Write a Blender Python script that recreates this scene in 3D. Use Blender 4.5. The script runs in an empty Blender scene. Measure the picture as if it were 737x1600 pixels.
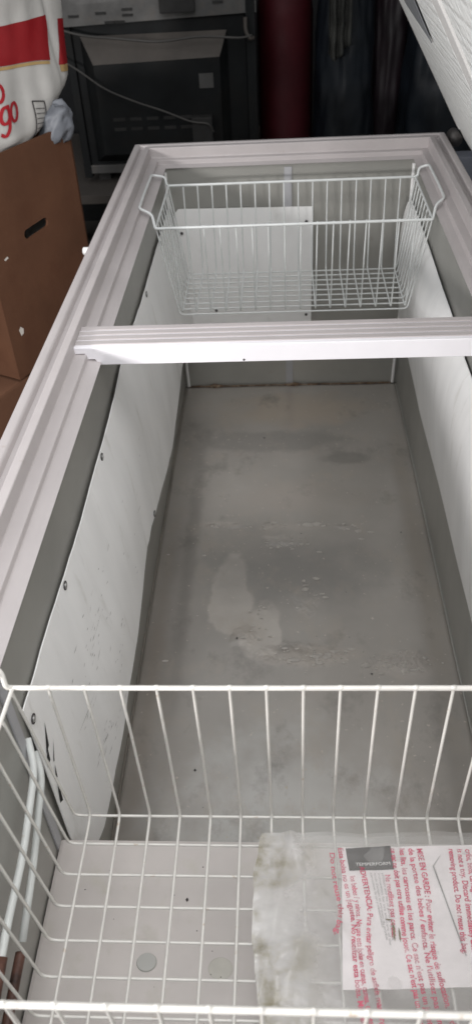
import bpy, bmesh, math, random
from mathutils import Vector, Matrix, noise
random.seed(7)
sc = bpy.context.scene
C = sc.collection
R = math.radians

# ------------------------------------------------------------------ camera
def cam_axes(yaw, pitch, roll):
    y, p, r = R(yaw), R(pitch), R(roll)
    f = Vector((-math.sin(y)*math.cos(p), math.cos(y)*math.cos(p), math.sin(p)))
    rt = Vector((math.cos(y), math.sin(y), 0)); up = rt.cross(f)
    return rt*math.cos(r)+up*math.sin(r), -rt*math.sin(r)+up*math.cos(r), f
cd = bpy.data.cameras.new('camera'); cam = bpy.data.objects.new('camera', cd); C.objects.link(cam)
rt, up, fw = cam_axes(4.4772, -39.7696, -3.5892)
M = Matrix.Identity(4)
for i in range(3):
    M[i][0] = rt[i]; M[i][1] = up[i]; M[i][2] = -fw[i]
M.translation = Vector((-.0170, -.2727, .4944))
cam.matrix_world = M
cd.sensor_fit = 'VERTICAL'; cd.sensor_height = 24; cd.lens = 24*1262.14/1600
cd.clip_start = .01; cd.clip_end = 60
cd.dof.use_dof = True; cd.dof.focus_distance = .95; cd.dof.aperture_fstop = 6
sc.camera = cam
# ------------------------------------------------------------------ world, lights, exposure
w = bpy.data.worlds.new('World'); sc.world = w; w.use_nodes = True
w.node_tree.nodes['Background'].inputs[0].default_value = (.95, .98, 1, 1)
w.node_tree.nodes['Background'].inputs[1].default_value = .44
def area(name, loc, target, sx, sy, power, col):
    l = bpy.data.lights.new(name, 'AREA'); l.shape = 'RECTANGLE'; l.size = sx; l.size_y = sy; l.energy = power; l.color = col
    o = bpy.data.objects.new(name, l); C.objects.link(o); o.location = loc
    o.rotation_euler = (Vector(target)-Vector(loc)).to_track_quat('-Z', 'Y').to_euler()
    return o
# daylight through the open garage door behind and to the left of the camera
area('doorway_light', (-1.15, -.8, .36), (.1, .6, -.1), .16, .14, 25, (1, .975, .97))
# added soft fill lamps, unseen: overhead beside the lid, from the left and from behind the camera
area('overhead_fill_light', (.05, .2, 1.2), (-.2, .4, -.3), .4, .8, 8, (1, .99, 1))
area('side_fill_light', (-1.2, .6, 1.2), (.1, .7, -.3), 1.0, 1.2, 6, (.98, .98, 1))
area('rear_fill_light', (0, -.7, 1.1), (0, .5, -.5), 1.0, .8, 11, (.97, .98, 1))
vs = sc.view_settings
vs.view_transform = 'Standard'; vs.look = 'None'; vs.exposure = .1; vs.gamma = 1; vs.use_curve_mapping = False
try:
    sc.cycles.use_denoising = True; sc.cycles.max_bounces = 10; sc.cycles.diffuse_bounces = 6; sc.cycles.transparent_max_bounces = 24
except Exception: pass

# ------------------------------------------------------------------ materials
def ramp(nt, fac, stops):
    n = nt.nodes.new('ShaderNodeValToRGB'); nt.links.new(fac, n.inputs[0])
    e = n.color_ramp.elements
    e[0].position, e[0].color = stops[0][0], (*stops[0][1], 1)
    e[1].position, e[1].color = stops[-1][0], (*stops[-1][1], 1)
    for p, c in stops[1:-1]:
        k = e.new(p); k.color = (*c, 1)
    return n.outputs[0]
def noise_tex(nt, scale, detail=4, stretch=(1, 1, 1), rough=.55, off=(0, 0, 0)):
    tc = nt.nodes.new('ShaderNodeTexCoord'); mp = nt.nodes.new('ShaderNodeMapping')
    mp.inputs['Scale'].default_value = stretch; mp.inputs['Location'].default_value = off
    nt.links.new(tc.outputs['Object'], mp.inputs[0])
    n = nt.nodes.new('ShaderNodeTexNoise'); n.inputs['Scale'].default_value = scale
    n.inputs['Detail'].default_value = detail; n.inputs['Roughness'].default_value = rough
    nt.links.new(mp.outputs[0], n.inputs['Vector']); return n.outputs[0]
def mixc(nt, fac, a, b, mode='MIX'):
    m = nt.nodes.new('ShaderNodeMix'); m.data_type = 'RGBA'; m.blend_type = mode
    if isinstance(fac, (int, float)): m.inputs[0].default_value = fac
    else: nt.links.new(fac, m.inputs[0])
    for i, v in ((6, a), (7, b)):
        if isinstance(v, tuple): m.inputs[i].default_value = (*v, 1)
        else: nt.links.new(v, m.inputs[i])
    return m.outputs[2]
def mat(name, col, rough=.5, metal=0, var=.06, vscale=12, dirt=None, dscale=30, dth=(.62, .75), bump=0, bscale=150, stretch=(1, 1, 1), spec=.5, coat=0):
    m = bpy.data.materials.new(name); m.use_nodes = True; nt = m.node_tree; b = nt.nodes['Principled BSDF']
    n = noise_tex(nt, vscale, 4, stretch)
    lo = tuple(max(0, c*(1-var*1.6)) for c in col); hi = tuple(min(1, c*(1+var)) for c in col)
    c = ramp(nt, n, [(.3, lo), (.7, hi)])
    if dirt:
        d = noise_tex(nt, dscale, 6, stretch, .65, (3, 1, 7)); k = ramp(nt, d, [(dth[0], (0, 0, 0)), (dth[1], (1, 1, 1))])
        c = mixc(nt, k, c, dirt)
    nt.links.new(c, b.inputs['Base Color'])
    b.inputs['Metallic'].default_value = metal; b.inputs['Specular IOR Level'].default_value = spec
    rr = ramp(nt, noise_tex(nt, vscale*1.7, 5, (1, 1, 1), .6, (5, 5, 5)), [(.3, (rough*.85,)*3), (.7, (min(1, rough*1.15),)*3)])
    nt.links.new(rr, b.inputs['Roughness'])
    if coat: b.inputs['Coat Weight'].default_value = coat; b.inputs['Coat Roughness'].default_value = .25
    if bump:
        bn = nt.nodes.new('ShaderNodeBump'); bn.inputs['Strength'].default_value = bump; bn.inputs['Distance'].default_value = .002
        nt.links.new(noise_tex(nt, bscale, 3, stretch), bn.inputs['Height']); nt.links.new(bn.outputs[0], b.inputs['Normal'])
    return m
M_rim = mat('rim_plastic', (.46, .425, .42), .42, var=.05, vscale=9, dirt=(.34, .29, .25), dscale=45, dth=(.66, .82), bump=.05, bscale=400)
M_bar = mat('divider_plastic', (.84, .82, .85), .4, var=.02, vscale=15, bump=.04, bscale=300)
M_wire = mat('white_coated_wire', (.66, .64, .60), .35, var=.05, vscale=40, dirt=(.40, .27, .16), dscale=85, dth=(.62, .74), coat=.3)
M_wire2 = mat('white_coated_wire_far', (.66, .68, .67), .35, var=.05, vscale=40, dirt=(.5, .44, .36), dscale=60, dth=(.72, .82), coat=.3)
M_liner = mat('grey_liner', (.35, .345, .32), .38, metal=.25, var=.08, vscale=5, dirt=(.28, .25, .22), dscale=18, dth=(.62, .85), bump=.08, bscale=60)
M_strip = mat('joint_tape', (.40, .40, .415), .5, var=.05)
M_sheet = mat('white_sheet', (.89, .885, .875), .33, var=.05, vscale=6, dirt=(.66, .65, .61), dscale=12, dth=(.58, .8), stretch=(1, 2.5, .6), bump=.12, bscale=22)
M_body = mat('white_enamel', (.74, .73, .72), .35, var=.03)
M_rivet = mat('aluminium_rivet', (.45, .45, .44), .35, metal=.8, var=.1)
M_rust = mat('rust_seam', (.16, .10, .06), .8, var=.4, vscale=90, dirt=(.30, .24, .18), dscale=60, dth=(.5, .6))
M_seam = mat('stained_seam', (.24, .22, .19), .5, metal=.1, var=.15, vscale=12, dirt=(.09, .06, .04), dscale=22, dth=(.66, .74))
M_lid = mat('lid_plastic', (.84, .84, .82), .45, var=.02)
M_gasket = mat('grey_gasket', (.20, .21, .22), .5, var=.1)
M_gasketw = mat('white_gasket', (.70, .69, .67), .5, var=.04)
M_black = mat('black_gap', (.012, .011, .010), .7, var=.2)
M_tube = mat('white_tube', (.66, .68, .66), .4, var=.08, vscale=30, dirt=(.45, .38, .28), dscale=40, dth=(.62, .75))
M_tubeb = mat('brown_tape_wrap', (.11, .05, .035), .6, var=.5, vscale=60)
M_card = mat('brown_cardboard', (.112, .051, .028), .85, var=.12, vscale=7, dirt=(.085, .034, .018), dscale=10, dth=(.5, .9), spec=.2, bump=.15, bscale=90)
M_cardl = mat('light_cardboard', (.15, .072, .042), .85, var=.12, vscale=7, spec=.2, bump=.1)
M_torn = mat('torn_paper', (.62, .58, .52), .8, var=.1)
M_sack = mat('white_sack_paper', (.50, .485, .46), .55, var=.05, vscale=9, spec=.4, bump=.2, bscale=14)
M_red = mat('red_print', (.27, .009, .013), .45, var=.12, vscale=9)
M_redt = mat('red_lettering', (.36, .012, .02), .5, var=.1)
M_gold = mat('gold_print', (.42, .28, .12), .5, var=.15)
M_ink = mat('dark_ink', (.05, .045, .045), .6, var=.2)
M_greybag = mat('grey_plastic_bag', (.15, .16, .18), .5, var=.2, vscale=12, bump=.4, bscale=20)
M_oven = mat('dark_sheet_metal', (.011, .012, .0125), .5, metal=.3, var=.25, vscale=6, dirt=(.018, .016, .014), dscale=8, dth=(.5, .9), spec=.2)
M_galv = mat('galvanised_steel', (.09, .088, .085), .5, metal=.5, var=.15, vscale=14, dirt=(.10, .09, .08), dscale=25, dth=(.5, .75))
M_bevel = mat('lit_slope_hook_steel', (.065, .055, .047), .6, metal=.2, var=.12, vscale=12)  # lighter tone paints the light caught by the oven cover's top slope
M_cord = mat('grey_cord', (.05, .046, .042), .6, var=.15)
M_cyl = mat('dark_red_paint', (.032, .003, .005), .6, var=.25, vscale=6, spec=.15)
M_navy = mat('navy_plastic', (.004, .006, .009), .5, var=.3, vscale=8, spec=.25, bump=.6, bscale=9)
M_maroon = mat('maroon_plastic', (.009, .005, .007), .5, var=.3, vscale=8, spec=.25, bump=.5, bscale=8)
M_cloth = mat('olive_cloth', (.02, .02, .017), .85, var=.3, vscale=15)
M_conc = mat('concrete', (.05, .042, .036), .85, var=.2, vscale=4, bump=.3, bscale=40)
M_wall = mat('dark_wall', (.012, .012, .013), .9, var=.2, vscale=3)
M_paper = mat('white_paper', (.80, .75, .75), .6, var=.03, vscale=20)
M_label = mat('grey_black_label', (.035, .03, .028), .5, var=.2, vscale=60)
M_white = mat('white_letters', (.80, .78, .76), .6, var=.02)
M_grey = mat('grey_print', (.33, .32, .31), .6, var=.15, vscale=80)
M_grime = mat('brown_grime', (.22, .19, .13), .8, var=.3, vscale=90)
M_hinge = mat('hinge_metal', (.13, .12, .115), .5, metal=.5, var=.2)
M_blue = mat('grey_blue_plastic', (.20, .21, .25), .5, var=.1)
def red_print_mat(name, col, lo, hi):
    m = mat(name, col, .5, var=.15, vscale=60); nt = m.node_tree; b = nt.nodes['Principled BSDF']
    a = ramp(nt, noise_tex(nt, 70, 4, (1, 1, 1), .6, (2, 9, 4)), [(.38, (lo,)*3), (.62, (hi,)*3)])
    nt.links.new(a, b.inputs['Alpha']); return m
M_redprint = red_print_mat('warning_print', (.62, .08, .15), .42, .88)
# translucent film of the packaging bag: clear plastic, milky with creases, olive grime towards its left end
def film():
    m = bpy.data.materials.new('milky_plastic_film'); m.use_nodes = True; nt = m.node_tree; b = nt.nodes['Principled BSDF']
    tc = nt.nodes.new('ShaderNodeTexCoord'); sp = nt.nodes.new('ShaderNodeSeparateXYZ'); nt.links.new(tc.outputs['Object'], sp.inputs[0])
    n = noise_tex(nt, 26, 6, (1, 1, 1), .6)
    msk = nt.nodes.new('ShaderNodeMapRange'); msk.inputs[1].default_value = .02; msk.inputs[2].default_value = -.03
    nt.links.new(sp.outputs[0], msk.inputs[0])
    ml = nt.nodes.new('ShaderNodeMath'); ml.operation = 'MULTIPLY'
    k = ramp(nt, n, [(.44, (0, 0, 0)), (.60, (1, 1, 1))]); nt.links.new(k, ml.inputs[0]); nt.links.new(msk.outputs[0], ml.inputs[1])
    c = mixc(nt, ml.outputs[0], (.70, .68, .66), (.27, .24, .16)); nt.links.new(c, b.inputs['Base Color'])
    b.inputs['Roughness'].default_value = .2
    a = ramp(nt, noise_tex(nt, 14, 5, (1, 1.6, 1), .6, (4, 4, 4)), [(.3, (.10,)*3), (.7, (.34,)*3)])
    mx = nt.nodes.new('ShaderNodeMath'); mx.operation = 'MULTIPLY_ADD'; nt.links.new(ml.outputs[0], mx.inputs[0]); mx.inputs[1].default_value = .35; m2 = nt.nodes.new('ShaderNodeMath'); m2.operation = 'MULTIPLY_ADD'; nt.links.new(msk.outputs[0], m2.inputs[0]); m2.inputs[1].default_value = .22; nt.links.new(a, m2.inputs[2]); nt.links.new(m2.outputs[0], mx.inputs[2]); nt.links.new(mx.outputs[0], b.inputs['Alpha'])
    bn = nt.nodes.new('ShaderNodeBump'); bn.inputs['Strength'].default_value = .8; bn.inputs['Distance'].default_value = .002
    nt.links.new(noise_tex(nt, 40, 3, (1, 1.5, 1)), bn.inputs['Height']); nt.links.new(bn.outputs[0], b.inputs['Normal'])
    return m
M_film = film()
# liner floor: satin grey with paler dried stains, shallow dents, broad tone zones and painted mid and left shade
def floor_mat():
    m = mat('liner_floor', (.47, .44, .405), .22, metal=.4, var=.10, vscale=3.5, bump=0)
    nt = m.node_tree; b = nt.nodes['Principled BSDF']
    base = b.inputs['Base Color'].links[0].from_socket
    tc = nt.nodes.new('ShaderNodeTexCoord')
    def blob(cx, cy, rx, ry, soft=.5, wob=.6, ns=14):
        mp = nt.nodes.new('ShaderNodeMapping'); mp.vector_type = 'POINT'
        mp.inputs['Location'].default_value = (-cx/rx, -cy/ry, 0); mp.inputs['Scale'].default_value = (1/rx, 1/ry, 0)
        nt.links.new(tc.outputs['Object'], mp.inputs[0])
        ln = nt.nodes.new('ShaderNodeVectorMath'); ln.operation = 'LENGTH'; nt.links.new(mp.outputs[0], ln.inputs[0])
        nz = noise_tex(nt, ns, 4, (1, 1, 1), .55, (cx*9, cy*7, 0))
        mu = nt.nodes.new('ShaderNodeMath'); mu.operation = 'MULTIPLY_ADD'; nt.links.new(nz, mu.inputs[0]); mu.inputs[1].default_value = wob*2; mu.inputs[2].default_value = -wob
        ad = nt.nodes.new('ShaderNodeMath'); ad.operation = 'ADD'; nt.links.new(ln.outputs['Value'], ad.inputs[0]); nt.links.new(mu.outputs[0], ad.inputs[1])
        mr = nt.nodes.new('ShaderNodeMapRange'); mr.inputs[1].default_value = 1; mr.inputs[2].default_value = 1-soft; mr.interpolation_type = 'SMOOTHSTEP'
        nt.links.new(ad.outputs[0], mr.inputs[0]); return mr.outputs[0]
    def sc_(s, k):
        n = nt.nodes.new('ShaderNodeMath'); n.operation = 'MULTIPLY'; nt.links.new(s, n.inputs[0]); n.inputs[1].default_value = k; return n.outputs[0]
    c = base
    for (cx, cy, rx, ry, so, k, col) in [(-.12, .76, .045, .10, .22, .85, (.60, .555, .505)), (-.065, .68, .045, .07, .22, .85, (.60, .555, .505)),
            (.02, .62, .10, .03, .6, .45, (.55, .49, .43)), (.18, .60, .07, .035, .3, .6, (.50, .46, .42)),
            (-.15, .96, .05, .012, .8, .5, (.58, .53, .48)), (0, .95, .10, .015, .8, .4, (.55, .50, .45)), (0, 1.38, .26, .10, .8, .75, (.52, .44, .36)),
            (-.05, 1.25, .22, .05, .5, .5, (.26, .245, .23)), (0, .82, .25, .12, .8, .40, (.25, .245, .235)), (.12, 1.18, .07, .03, .5, .5, (.24, .225, .21)),  # wide dark oval at mid-floor is shade put into the colour
            (0, 1.05, .2, .09, .9, .4, (.48, .42, .37)), (-.02, .32, .24, .20, .8, .8, (.66, .65, .62)), (-.2, .9, .02, .5, .8, .4, (.25, .23, .21)), (.235, .9, .03, .7, .9, .35, (.46, .40, .33)), (-.24, .6, .025, .5, .9, .3, (.34, .27, .22))]:  # near end paler; dark strip along the left is painted shade
        c = mixc(nt, sc_(blob(cx, cy, rx, ry, so), k), c, col)
    sp = ramp(nt, noise_tex(nt, 130, 2, (1, 1, 1), .5, (8, 3, 1)), [(.70, (0, 0, 0)), (.74, (1, 1, 1))])
    c = mixc(nt, sp, c, (.62, .57, .50))
    sk2 = ramp(nt, noise_tex(nt, 16, 8, (1, .7, 1), .7, (1, 7, 3)), [(.52, (0, 0, 0)), (.68, (.5, .5, .5))])
    c = mixc(nt, sk2, c, (.50, .45, .39))
    sk3 = ramp(nt, noise_tex(nt, 9, 8, (1, .8, 1), .7, (6, 2, 3)), [(.56, (0, 0, 0)), (.70, (.6, .6, .6))])
    c = mixc(nt, sk3, c, (.26, .24, .22))
    nt.links.new(c, b.inputs['Base Color'])
    h = None
    for (cx, cy, rx, ry) in [(-.16, .957, .02, .010), (-.115, .958, .03, .012), (-.05, .957, .022, .012), (-.02, .91, .05, .02), (.10, .95, .02, .01), (.18, .60, .07, .03), (0, .62, .09, .03), (-.09, .66, .03, .03), (.02, .75, .03, .04)]:
        s = blob(cx, cy, rx, ry, .9, .7, 34)
        if h is None: h = s
        else:
            n = nt.nodes.new('ShaderNodeMath'); n.operation = 'ADD'; nt.links.new(h, n.inputs[0]); nt.links.new(s, n.inputs[1]); h = n.outputs[0]
    bn = nt.nodes.new('ShaderNodeBump'); bn.inputs['Strength'].default_value = .45; bn.inputs['Distance'].default_value = .003
    nt.links.new(h, bn.inputs['Height'])
    b2 = nt.nodes.new('ShaderNodeBump'); b2.inputs['Strength'].default_value = .15; b2.inputs['Distance'].default_value = .004
    nt.links.new(noise_tex(nt, 12, 3), b2.inputs['Height']); nt.links.new(bn.outputs[0], b2.inputs['Normal'])
    nt.links.new(b2.outputs[0], b.inputs['Normal'])
    return m
M_floor = floor_mat()
M_step = mat('compressor_step', (.55, .51, .485), .42, metal=.1, var=.07, vscale=9, dirt=(.50, .47, .42), dscale=25, dth=(.55, .75), bump=.1, bscale=30)
def stucco(name, scale):
    m = mat(name, (.82, .83, .81), .42, var=.02); nt = m.node_tree; b = nt.nodes['Principled BSDF']
    tc = nt.nodes.new('ShaderNodeTexCoord'); v = nt.nodes.new('ShaderNodeTexVoronoi'); v.inputs['Scale'].default_value = scale
    v.inputs['Randomness'].default_value = .35; v.feature = 'SMOOTH_F1'
    nt.links.new(tc.outputs['Object'], v.inputs['Vector'])
    bn = nt.nodes.new('ShaderNodeBump'); bn.inputs['Strength'].default_value = 1; bn.inputs['Distance'].default_value = .006
    nt.links.new(v.outputs['Distance'], bn.inputs['Height']); nt.links.new(bn.outputs[0], b.inputs['Normal']); return m
M_stucco = stucco('stucco_liner', 90)

# ------------------------------------------------------------------ mesh helpers
def link(name, me, m, parent=None, smooth=False, **k):
    o = bpy.data.objects.new(name, me); C.objects.link(o)
    if m and not me.materials: me.materials.append(m)
    if parent: o.parent = parent
    if smooth:
        for p in me.polygons: p.use_smooth = True
    for a, b in k.items(): o[a] = b
    return o
def mesh(name, v, f):
    me = bpy.data.meshes.new(name); me.from_pydata([tuple(p) for p in v], [], f); me.update()
    b = bmesh.new(); b.from_mesh(me); bmesh.ops.recalc_face_normals(b, faces=b.faces); b.to_mesh(me); b.free(); return me
def empty(name, label, cat, loc=(0, 0, 0), group=None):
    o = bpy.data.objects.new(name, None); C.objects.link(o); o.location = loc; o.empty_display_size = .05
    o['label'] = label; o['category'] = cat
    if group: o['group'] = group
    return o
def tag(o, label, cat, group=None):
    o['label'] = label; o['category'] = cat
    if group: o['group'] = group
    return o
def box_me(x0, x1, y0, y1, z0, z1, bev=0, seg=2):
    b = bmesh.new(); bmesh.ops.create_cube(b, size=1)
    for v in b.verts: v.co = Vector(((x0+x1)/2+v.co.x*(x1-x0), (y0+y1)/2+v.co.y*(y1-y0), (z0+z1)/2+v.co.z*(z1-z0)))
    if bev: bmesh.ops.bevel(b, geom=b.edges[:], offset=bev, segments=seg, profile=.7, affect='EDGES')
    me = bpy.data.meshes.new('box'); b.to_mesh(me); b.free(); return me
def box(name, ext, m, parent=None, bev=0, **k): return link(name, box_me(*ext, bev=bev), m, parent, **k)
def round_path(pts, r, n=4):
    out = [Vector(pts[0])]
    for i in range(1, len(pts)-1):
        a, b, c = Vector(pts[i-1]), Vector(pts[i]), Vector(pts[i+1])
        d1 = (a-b); d2 = (c-b); q = min(r, d1.length*.45, d2.length*.45)
        p1 = b+d1.normalized()*q; p2 = b+d2.normalized()*q
        for k in range(n+1):
            t = k/n; out.append(p1.lerp(b, t).lerp(b.lerp(p2, t), t))
    out.append(Vector(pts[-1])); return out
def tube_me(path, r, n=8, caps=True, closed=False):
    P = [Vector(p) for p in path]
    if not closed and not callable(r) and (P[1]-P[0]).length > r*4:
        P.insert(1, P[0]+(P[1]-P[0]).normalized()*r*.4)
        P.insert(-1, P[-1]+(P[-2]-P[-1]).normalized()*r*.4)
    v = []; f = []; N = len(P)
    t0 = (P[1]-P[0]).normalized(); nrm = t0.orthogonal().normalized()
    for i in range(N):
        a = P[(i-1) % N] if (closed or i) else P[0]; b = P[(i+1) % N] if (closed or i < N-1) else P[-1]
        t = (b-a).normalized(); nrm = (nrm-t*nrm.dot(t)).normalized(); bi = t.cross(nrm)
        rr = r(i/(N-1)) if callable(r) else r
        for k in range(n):
            an = 2*math.pi*k/n; v.append(P[i]+nrm*math.cos(an)*rr+bi*math.sin(an)*rr)
    for i in range(N if closed else N-1):
        j = (i+1) % N
        for k in range(n): f.append((i*n+k, i*n+(k+1) % n, j*n+(k+1) % n, j*n+k))
    if caps and not closed: f.append(tuple(range(n-1, -1, -1))); f.append(tuple((N-1)*n+k for k in range(n)))
    return mesh('tube', v, f)
def tube(name, path, r, m, parent=None, n=8, **k): return link(name, tube_me(path, r, n, **({'closed': k.pop('closed')} if 'closed' in k else {})), m, parent, smooth=True, **k)
def grid_me(fn, nu, nv, thick=None):
    v = []; f = []
    for j in range(nv+1):
        for i in range(nu+1): v.append(Vector(fn(i/nu, j/nv)))
    W = nu+1
    for j in range(nv):
        for i in range(nu): f.append((j*W+i, j*W+i+1, (j+1)*W+i+1, (j+1)*W+i))
    if thick:
        n0 = len(v); T = Vector(thick); v += [p+T for p in v[:n0]]
        f += [tuple(n0+q for q in reversed(a)) for a in f[:nu*nv]]
        rim = [i for i in range(W)]+[j*W+nu for j in range(1, nv+1)]+[nv*W+i for i in range(nu-1, -1, -1)]+[j*W for j in range(nv-1, 0, -1)]
        for a, b in zip(rim, rim[1:]+rim[:1]): f.append((a, b, n0+b, n0+a))
    return mesh('grid', v, f)
def interp(tab, x):
    if x <= tab[0][0]: return tab[0][1]
    for (a, b), (c, d) in zip(tab, tab[1:]):
        if x <= c: return b+(d-b)*(x-a)/(c-a)
    return tab[-1][1]
def prism_y(poly, y0, y1):
    n = len(poly); v = [(x, y0, z) for x, z in poly]+[(x, y1, z) for x, z in poly]
    return mesh('prism', v, [tuple(range(n)), tuple(range(2*n-1, n-1, -1))]+[(i, (i+1) % n, n+(i+1) % n, n+i) for i in range(n)])
def poly_slab(pts, z, t):
    n = len(pts); v = [(x, y, z) for x, y in pts]+[(x, y, z+t) for x, y in pts]
    return mesh('slab', v, [tuple(range(n-1, -1, -1)), tuple(range(n, 2*n))]+[(i, (i+1) % n, n+(i+1) % n, n+i) for i in range(n)])
def N3(x, y, z, s=1.0): return noise.noise(Vector((x*s, y*s, z*s)))

# ================================================================== THE SETTING
link('garage_floor', grid_me(lambda u, v: (-6+12*u, -3+9*v, -.82), 4, 4), M_conc, kind='structure')
box('garage_wall', (-5, 5, 3.4, 3.6, -.85, 2.4), M_wall, kind='structure')

# ================================================================== THE FREEZER
BX = .2639; YF = 1.4991; YN = -.235; ZF = -.5678; HY = .163; HZ = -.3272; W = .33; OYF = 1.5643; OYN = -.30
fz = empty('chest_freezer', 'long white chest freezer standing open, its grey liner half covered with loose white sheets', 'freezer', (0, .6, -.82))
fz_inv = Matrix.Translation(-Vector((0, .6, -.82)))
def fp(o, parent=fz):
    o.parent = parent
    if parent is fz: o.matrix_parent_inverse = fz_inv
    return o
# outer cabinet (four side skins) and rim swept round the opening with mitred corners
def ring(profile):
    """profile: list of (offset from outer edge inwards, z)"""
    v = []; f = []; n = len(profile)
    cs = [(-1, OYN, 1), (1, OYN, 1), (1, OYF, -1), (-1, OYF, -1)]
    for sx, oy, sy in cs:
        for o, z in profile: v.append((sx*(W-o), oy+sy*o, z))
    for c in range(4):
        d = (c+1) % 4
        for i in range(n-1): f.append((c*n+i, d*n+i, d*n+i+1, c*n+i+1))
    return mesh('ring', v, f)
fp(link('cabinet', ring([(.006, -.035), (.004, -.45), (.006, -.80)]), M_body))
def arc(o0, z0, o1, z1, corner, n=3):
    return [((1-t)**2*o0+2*t*(1-t)*corner[0]+t*t*o1, (1-t)**2*z0+2*t*(1-t)*corner[1]+t*t*z1) for t in [k/n for k in range(n+1)]]
prof = [(.008, -.036), (.001, -.034), (.0, -.012)] + arc(.0, -.007, .006, -.001, (.0, -.001)) + arc(.011, -.001, .0145, -.0035, (.0135, -.001)) \
     + [(.0160, -.0095), (.0245, -.0105)] + arc(.0258, -.003, .0280, -.0005, (.0262, -.0005)) + [(.0345, -.0005)] + arc(.036, -.0005, .0375, -.0025, (.0375, -.0005)) \
     + [(.0385, -.0195), (.0395, -.0212), (.0515, -.0216)] + arc(.0525, -.0216, .0540, -.0235, (.054, -.0216)) + [(.0545, -.0290), (.0555, -.0302), (.0645, -.0316), (.0668, -.0322), (.0720, -.0330)]
rim = fp(link('rim', ring(prof), M_rim))
# liner walls
liner = []
liner.append(fp(link('liner_wall', grid_me(lambda u, v: (-BX, YN+(YF-YN)*u, -.0326+(ZF+.0326)*v), 40, 12, (-.004, 0, 0)), M_liner)))
liner.append(fp(link('liner_wall', grid_me(lambda u, v: (BX, YN+(YF-YN)*u, -.0326+(ZF+.0326)*v), 40, 12, (.004, 0, 0)), M_liner)))
liner.append(fp(link('liner_wall', grid_me(lambda u, v: (-BX+2*BX*u, YF, -.0326+(ZF+.0326)*v), 12, 12, (0, .004, 0)), M_liner)))
liner.append(fp(link('liner_wall', grid_me(lambda u, v: (-BX+2*BX*u, YN, -.0326+(ZF+.0326)*v), 12, 12, (0, -.004, 0)), M_liner)))
fp(link('liner_floor', grid_me(lambda u, v: (-BX+2*BX*u, HY-.1+(YF-HY+.1)*v, ZF+.0012*N3(u*4, v*9, 0)), 60, 120, (0, 0, -.006)), M_floor, smooth=True))
# raised compressor step at the near end
st = fp(box('compressor_step', (-BX+.001, BX-.001, YN+.001, HY, ZF+.002, HZ), M_step, bev=.004))
def disc_me(x, y, z, r, h, n=20, ry=None):
    ry = ry or r
    v = [(x+r*math.cos(a), y+ry*math.sin(a), z) for a in [2*math.pi*k/n for k in range(n)]]+[(x+r*.93*math.cos(a), y+ry*.93*math.sin(a), z+h) for a in [2*math.pi*k/n for k in range(n)]]
    return mesh('disc', v, [tuple(range(n, 2*n))]+[(k, (k+1) % n, n+(k+1) % n, n+k) for k in range(n)])
M_plug = mat('grey_plug', (.46, .455, .43), .55, var=.06)
link('plug', disc_me(-.154, .040, HZ+.0002, .0098, .0016, ry=.0088), M_plug, st).matrix_parent_inverse = Matrix.Identity(4)
M_mark = mat('faint_mark', (.50, .48, .43), .5, var=.1, vscale=30)
link('round_mark', disc_me(-.083, .036, HZ+.0002, .012, .0003, ry=.010), M_mark, st).matrix_parent_inverse = Matrix.Identity(4)
# vertical joint tapes and corner beads on the liner
fp(box('joint_tape', (-.009, .007, YF-.0025, YF-.0004, ZF+.002, -.040), M_strip))
fp(box('joint_tape', (-BX+.0004, -BX+.0022, .150, .163, HZ+.002, -.040), M_strip))
for sx in (-1, 1):
    fp(tube('corner_bead', [(sx*(BX-.010), YF-.004, ZF+.003), (sx*(BX-.004), YF-.004, -.3), (sx*(BX-.003), YF-.003, -.042)], .0038, M_sheet, n=8))
    fp(tube('floor_bead', [(sx*(BX-.001), HY+.01, ZF+.001), (sx*(BX-.001), .8, ZF+.001), (sx*(BX-.001), YF-.01, ZF+.001)], .0020, M_seam if sx < 0 else M_liner, n=6))
def rusty(u):  return ZF+.001
pts = [(-BX+.01+(2*BX-.02)*k/40, YF-.0035-.0015*abs(N3(k*.7, 1, 2)), ZF+.0015+.0015*N3(k*.9, 5, 1)) for k in range(41)]
fp(tube('rust_seam', pts, lambda t: .0016+.0022*abs(N3(t*14, 3, 3))+(.0035 if abs(t-.13) < .02 or abs(t-.51) < .02 else 0), M_rust, n=6))
# loose white sheets riveted to the liner
ltop = [(.175, -.117), (.252, -.115), (.357, -.118), (.6, -.117), (.783, -.103), (.997, -.110), (1.3, -.108), (1.485, -.110)]
lbot = [(0.175, -0.43), (0.237, -0.432), (0.297, -0.401), (0.393, -0.383), (0.49, -0.379), (0.653, -0.345), (0.673, -0.35), (0.695, -0.345), (0.795, -0.366), (0.988, -0.396), (1.106, -0.385), (1.231, -0.362), (1.485, -0.4)]
def lsheet(u, v):
    y = .175+(1.485-.175)*u; zt = interp(ltop, y)+.0015*N3(y*30, 0, 1); zb = interp(lbot, y)+.002*N3(y*24, 2, 5)
    z = zt+(zb-zt)*v
    x = -BX+.0062+.004*N3(y*5, 0, 0)*(1-v)*.6+.028*v+.006*math.sin(math.pi*v)*(.8+.3*N3(y*3, 4, 4))+.0035*N3(y*5, z*7, 3)*math.sin(math.pi*min(1, v+.1))+.004*v*N3(y*7, 9, 2)
    k = min(1, max(0, (y-.175)/.20)); x = -BX+.0030+(x+BX-.0030)*(.12+.88*k*(2-k))
    return (x, y, z)
shL = fp(link('white_sheet', grid_me(lsheet, 130, 26, (-.0013, 0, 0)), M_sheet, smooth=False, label='wavy white sheet riveted along the left wall, scuffed and torn at its near end'))
rtop = [(.175, -.125), (.83, -.131), (.956, -.120), (1.13, -.115), (1.303, -.111), (1.485, -.110)]
rbot = [(.175, -.402), (.514, -.408), (.865, -.402), (1.119, -.405), (1.294, -.396), (1.485, -.385)]
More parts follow.
